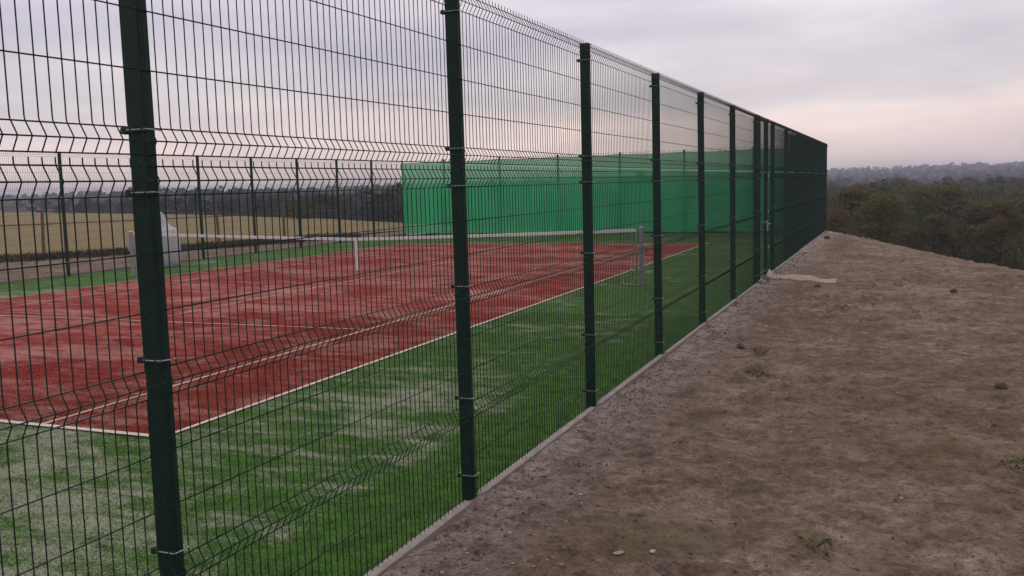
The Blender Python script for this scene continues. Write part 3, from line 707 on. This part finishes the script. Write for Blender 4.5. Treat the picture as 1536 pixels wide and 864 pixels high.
# pebbles and crumbs: nobody could count them
k = 30000
px = np.concatenate([0.11+np.abs(RNG.normal(0, 0.28, k//2)), RNG.uniform(0.1, 5.2, k-k//2)]); py = np.concatenate([0.8+RNG.power(0.6, k//2)*22, 1.0+RNG.power(0.5, k-k//2)*14])
pr = 0.0022+0.012*RNG.power(0.16, k)*(1+0.04*py)
keep = fbm(px*1.3, py*1.3, 4, 91)+RNG.normal(0, 0.35, k) > -0.12
px, py, pr = px[keep], py[keep], pr[keep]; k = len(px)
pz = dirt_z(px, py)
oct_v = np.array([(1, 0, 0), (0, 1, 0), (-1, 0, 0), (0, -1, 0), (0, 0, 0.7), (0, 0, -0.7)])
vv = oct_v[None]*RNG.uniform(0.6, 1.3, (k, 6, 1)); rot = RNG.uniform(0, 6.28, k)
cx, sx = np.cos(rot)[:, None], np.sin(rot)[:, None]
vx = vv[..., 0]*cx-vv[..., 1]*sx; vy = vv[..., 0]*sx+vv[..., 1]*cx
vv = np.stack([vx, vy, vv[..., 2]], -1)*pr[:, None, None]+np.stack([px, py, pz+pr*0.25], -1)[:, None]
tri = np.array([(0, 1, 4), (1, 2, 4), (2, 3, 4), (3, 0, 4), (1, 0, 5), (2, 1, 5), (3, 2, 5), (0, 3, 5)])
m = NM('pebble'); at = m.n('ShaderNodeAttribute'); at.attribute_name = 'tint'
MAT['pebble'] = m.fin(m.ramp(at.outputs['Fac'], [(0.0, (0.07, 0.05, 0.038)), (0.5, (0.165, 0.122, 0.094)), (0.93, (0.25, 0.195, 0.16)), (1.0, (0.46, 0.41, 0.37))]), 0.95, 0, 0.1)
tag(obj('pebbles', quads_mesh('pebbles', vv[:, tri].reshape(-1, 3, 3), MAT['pebble'], np.repeat(RNG.uniform(0, 1, k), 8), 3)), 'loose crumbs and pebbles scattered over the bare earth', 'pebbles', kind='stuff')
def blades(n, spread, h, wdt, lean=0.6, rng=RNG, shape=1.0):
    a = rng.uniform(0, 2*math.pi, n); r = spread*np.sqrt(rng.uniform(0, 1, n))
    b = np.stack([r*np.cos(a), r*np.sin(a)*shape, np.zeros(n)], -1)
    d = rng.uniform(0, 2*math.pi, n); hh = h*rng.uniform(0.4, 1.0, n); ln = hh*lean*rng.uniform(0.2, 1.2, n)
    tip = b+np.stack([np.cos(d)*ln, np.sin(d)*ln, hh], -1); mid = b+np.stack([np.cos(d)*ln*0.3, np.sin(d)*ln*0.3, hh*0.6], -1)
    e = rng.uniform(0, 2*math.pi, n); s = np.stack([np.cos(e), np.sin(e), 0*e], -1)*wdt/2
    return np.stack([b-s, b+s, mid+s*0.8, tip, mid-s*0.8], 1)
def weed(label, x, y, n, spread, h, mat, seed, zoff=0):
    v = blades(n, spread, h, 0.0035, 1.4, np.random.default_rng(seed))
    v = v.copy(); v[..., 2] -= 0.005
    g = dirt_z(v[:, :1, 0]+x, v[:, :1, 1]+y)-gz(x, y); v[..., 2] += g
    o = obj('weed_tuft', quads_mesh('weed_tuft', v, mat, None, 5)); o.location = (x, y, gz(x, y)+zoff)
    return tag(o, label, 'weed', 'weeds on the bare earth')
weed('upright green weed tuft on the earth near the fourth fence post', 1.03, 7.95, 70, 0.07, 0.10, MAT['weed_green'], 1)
weed('low spreading yellow-green weed patch just below the upright tuft', 1.17, 6.85, 260, 0.16, 0.05, MAT['weed_green'], 2)
weed('olive weed tuft at the bottom of the picture', 2.06, 2.45, 110, 0.10, 0.055, MAT['weed_green'], 3)
weed('green weed patch at the right edge of the earth', 3.18, 4.25, 190, 0.13, 0.05, MAT['weed_green'], 4)
weed('thin dry weed tuft at the right edge above the green weed patch', 3.14, 5.3, 60, 0.16, 0.04, MAT['weed_dry'], 5)
weed('sparse dry weed beside the kerb near the second post', 0.45, 3.4, 90, 0.07, 0.035, MAT['weed_dry'], 6)
weed('tiny green seedlings beside the kerb before the third post', 0.52, 4.0, 40, 0.07, 0.03, MAT['weed_green'], 7)
# rough verge between far earth strip and the field
k = 9000; t = RNG.uniform(0, 1, k)
bx = np.interp(t, np.linspace(0, 1, len(fpts)), [p[0] for p in fpts]); by = np.interp(t, np.linspace(0, 1, len(fpts)), [p[1] for p in fpts])
v = blades(k, 1.25, 0.24, 0.03, 1.2); v = v+np.stack([bx+0.45, by-0.35, np.full(k, -0.13)], -1)[:, None]
tag(obj('verge_weeds', quads_mesh('verge_weeds', v, MAT['weed_dark'], None, 5)), 'dark rough weeds along the foot of the yellow field', 'weeds', kind='stuff')

# ------------------------------------------------------------------ trees
def crown_quads(rng, H, R, n, size, trunk=0.22, blobs=16):
    """leaf faces over many small clumps that make up one uneven crown; base at z = 0"""
    c = []
    for i in range(blobs):
        u = rng.uniform(0, 1); z = H*(trunk+(1-trunk)*u)
        prof = math.sin(math.pi*min(1, 0.18+0.78*u))**0.75
        a = rng.uniform(0, 6.28); q = R*prof*math.sqrt(rng.uniform(0.05, 1))*0.8
        c.append((q*math.cos(a), q*math.sin(a), z*0.93, R*rng.uniform(0.24, 0.44)))
    c = np.array(c); wts = c[:, 3]**2; b = rng.choice(blobs, n, p=wts/wts.sum())
    d = rng.normal(0, 1, (n, 3)); d /= np.linalg.norm(d, axis=1)[:, None]; d[:, 2] = np.where(d[:, 2] < -0.5, -d[:, 2], d[:, 2])
    p = c[b, :3]+d*c[b, 3:4]*rng.uniform(0.55, 1.12, (n, 1))*np.array([1, 1, 0.8])
    nn = d+rng.normal(0, 0.7, (n, 3)); nn /= np.linalg.norm(nn, axis=1)[:, None]
    ref = rng.normal(0, 1, (n, 3)); u = np.cross(nn, ref); u /= np.linalg.norm(u, axis=1)[:, None]; w2 = np.cross(nn, u)
    s = size*rng.uniform(0.5, 1.2, (n, 1))
    q = np.stack([p-u*s*0.5, p-w2*s*0.32+u*s*0.05, p+u*s*0.55, p+w2*s*0.32-u*s*0.05], 1)
    return q, c, b
def trunk_mesh(rng, H, R, c):
    mb = MB(); r0 = 0.035*H*0.6
    mb.tube([(0, 0, -0.6), (0.02*H, 0, H*0.25), (0.0, 0.02*H, H*0.55), (0.01*H, 0.01*H, H*0.88)], [r0*1.2, r0*0.9, r0*0.55, r0*0.12], 7)
    for x, y, z, r in c[:12]:
        z0 = max(0.12*H, z-0.35*math.hypot(x, y)-0.12*H)
        mb.tube([(0.01*H, 0.01*H, z0), (x*0.45, y*0.45, z0+(z-z0)*0.55), (x, y, z)], [r0*0.4, r0*0.25, r0*0.08], 5)
    return mb.mesh('trunk', MAT['bark'], True)
protos = []
for i in range(6):
    rg = np.random.default_rng(100+i); H = (7.5, 8.5, 6.5, 8.0, 9.0, 7.0)[i]; R = (3.0, 2.8, 3.2, 2.6, 3.3, 3.4)[i]
    q, c, b = crown_quads(rg, H, R, 5200, 0.30, 0.15, 24)
    tint = rg.uniform(0, 0.12, len(q))+0.10*rg.uniform(0, 1, 24)[b]
    protos.append((quads_mesh('crown', q, MAT['leaf'], tint), trunk_mesh(rg, H, R, c), H))
MAT['leaf_brown'] = mat_leaf('leaf_brown', (0.100, 0.096, 0.034), (0.122, 0.096, 0.038), (0.100, 0.084, 0.036))
rg = np.random.default_rng(140); q, c, b = crown_quads(rg, 6.0, 3.4, 6500, 0.24, 0.02, 30)
protos.append((quads_mesh('crown', q, MAT['leaf_brown'], rg.uniform(0, 0.2, len(q))), trunk_mesh(rg, 6.0, 3.4, c), 6.0))
def tree(name, label, cat, x, y, scale, proto, rz, group=None, top=None, mat=None):
    g = float(height(np.array([x]), np.array([y]))[0])-0.1
    cm, tm, H = protos[proto]
    if top is not None: scale = max(0.3, (top-g)/H)
    t = thing(name, label, cat, (x, y, g), rz, group); t.scale = (scale*random.uniform(0.95, 1.15), scale*random.uniform(0.95, 1.15), scale)
    obj('crown', cm, t); obj('trunk', tm, t); return t
def at(px, dist):
    """ground position in the direction seen at picture column px"""
    d = fwd+float((px-768)/1404.26)*r2; a = math.atan2(d.x, d.y); return CAM[0]+dist*math.sin(a), CAM[1]+dist*math.cos(a)
def top_at(py, px, dist):
    hy = 262.1-(px-1349.5)*0.0272; return CAM[2]-(py-hy)/1404.26*dist
x, y = at(1322, 47); tree('bush', 'round brownish bush directly behind the crest of the bare earth', 'bush', x, y, 1, 6, 0.3, None, top_at(300, 1322, 47))
x, y = at(1252, 44); tree('bush', 'low olive bush beside the far fence corner', 'bush', x, y, 1, 6, 1.3, None, top_at(318, 1252, 44))
x, y = at(1400, 46); tree('bush', 'dark bush right of the brownish bush behind the earth crest', 'bush', x, y, 1, 0, 2.3, None, top_at(318, 1400, 46))
x, y = at(1500, 40); tree('bush', 'dark green bush at the right edge behind the earth crest', 'bush', x, y, 1, 4, 0.9, None, top_at(306, 1500, 40))
rg = np.random.default_rng(11); cnt = 0; placed = []
for dist, step in ((56, 62), (66, 56), (78, 50), (92, 44), (108, 40), (126, 36)):
    for pxx in np.arange(1200, 1600, step):
        p_ = pxx+rg.uniform(-0.4, 0.4)*step; dd = dist*rg.uniform(0.94, 1.06); x, y = at(p_, dd)
        tp = top_at(292+rg.uniform(-9, 12)-(dist-56)*0.24, p_, dd)
        tree('tree', 'autumn-leaved tree in the dense wood filling the valley', 'tree', x, y, 1, int(rg.integers(6)), rg.uniform(0, 6.28), 'trees in the valley wood', tp); cnt += 1
# olive bush at the edge of the field, seen through the fence
x, y = at(468, 71); q, c, b = crown_quads(np.random.default_rng(55), 1.9, 1.5, 1800, 0.16, 0.05, 14)
ob = thing('bush', 'small olive-yellow bush at the far edge of the yellow field', 'bush', (x, y, -0.35), 0)
obj('crown', quads_mesh('crown', q, MAT['leaf_olive'], np.random.default_rng(5).uniform(0, 0.2, len(q))), ob); obj('trunk', trunk_mesh(np.random.default_rng(5), 1.9, 1.5, c), ob)
# the far wood reads as one mass
rg = np.random.default_rng(77); Q = []; T = []
small = {}
for n_ in (420, 200, 110):
    small[n_] = [crown_quads(np.random.default_rng(300+i+n_), 1.0, 0.40, n_, {420: 0.09, 200: 0.155, 110: 0.25}[n_], 0.12, 14)[0] for i in range(6)]
dist = 60.0
while dist < 1700:
    n_ = 420 if dist < 180 else (200 if dist < 480 else 110)
    step = (5.2 if dist < 500 else 5.5)
    a = math.radians(-62)
    while a < math.radians(22):
        a += step/dist*rg.uniform(0.6, 1.4); dd = dist*rg.uniform(0.93, 1.07)
        x, y = CAM[0]+dd*math.sin(a), CAM[1]+dd*math.cos(a)
        if math.degrees(a) > -9 and dd < 138: continue
        s = float(sdist(np.array([x]), np.array([y]))[0])
        if s < 5: continue
        g = float(height(np.array([x]), np.array([y]))[0])
        H = rg.uniform(7.2, 9.6)*(0.75 if s < 14 else 1)
        if s < 40: H = min(H, 1.7-g+rg.uniform(-0.8, 0.5))
        if dd > 700: H *= rg.uniform(0.75, 1.1)
        q = small[n_][int(rg.integers(6))]; ang = rg.uniform(0, 6.28); ca, sa = math.cos(ang), math.sin(ang)
        wv = H*rg.uniform(0.95, 1.3)
        Q.append(np.stack([(q[..., 0]*ca-q[..., 1]*sa)*wv+x, (q[..., 0]*sa+q[..., 1]*ca)*wv+y, q[..., 2]*H+g-0.2], -1)); T.append(np.full(len(q), rg.uniform(0, 1)))
    dist *= 1.115 if dist < 500 else 1.085
tag(obj('far_woodland', quads_mesh('far_woodland', np.concatenate(Q), MAT['leaf_far'], np.concatenate(T))), 'far wooded valley and ridge reading as one hazy mass', 'woodland', kind='stuff')

# ------------------------------------------------------------------ haze
mb = MB(); mb.box((-2120, -2120, -14), (2120, 2120, 17.5)); hz = mb.build('haze', [], None) if False else obj('haze', mb.mesh('haze', []))
hm = bpy.data.materials.new('haze'); hm.use_nodes = True
for n in list(hm.node_tree.nodes):
    if n.type == 'BSDF_PRINCIPLED': hm.node_tree.nodes.remove(n)
pv = hm.node_tree.nodes.new('ShaderNodeVolumePrincipled'); pv.inputs['Density'].default_value = 0.0008; pv.inputs['Color'].default_value = (0.73, 0.77, 0.89, 1)
hm.node_tree.links.new(pv.outputs[0], [n for n in hm.node_tree.nodes if n.type == 'OUTPUT_MATERIAL'][0].inputs['Volume'])
hz.data.materials.append(hm); tag(hz, 'thin pale haze in the air over the valley', 'haze', kind='stuff')
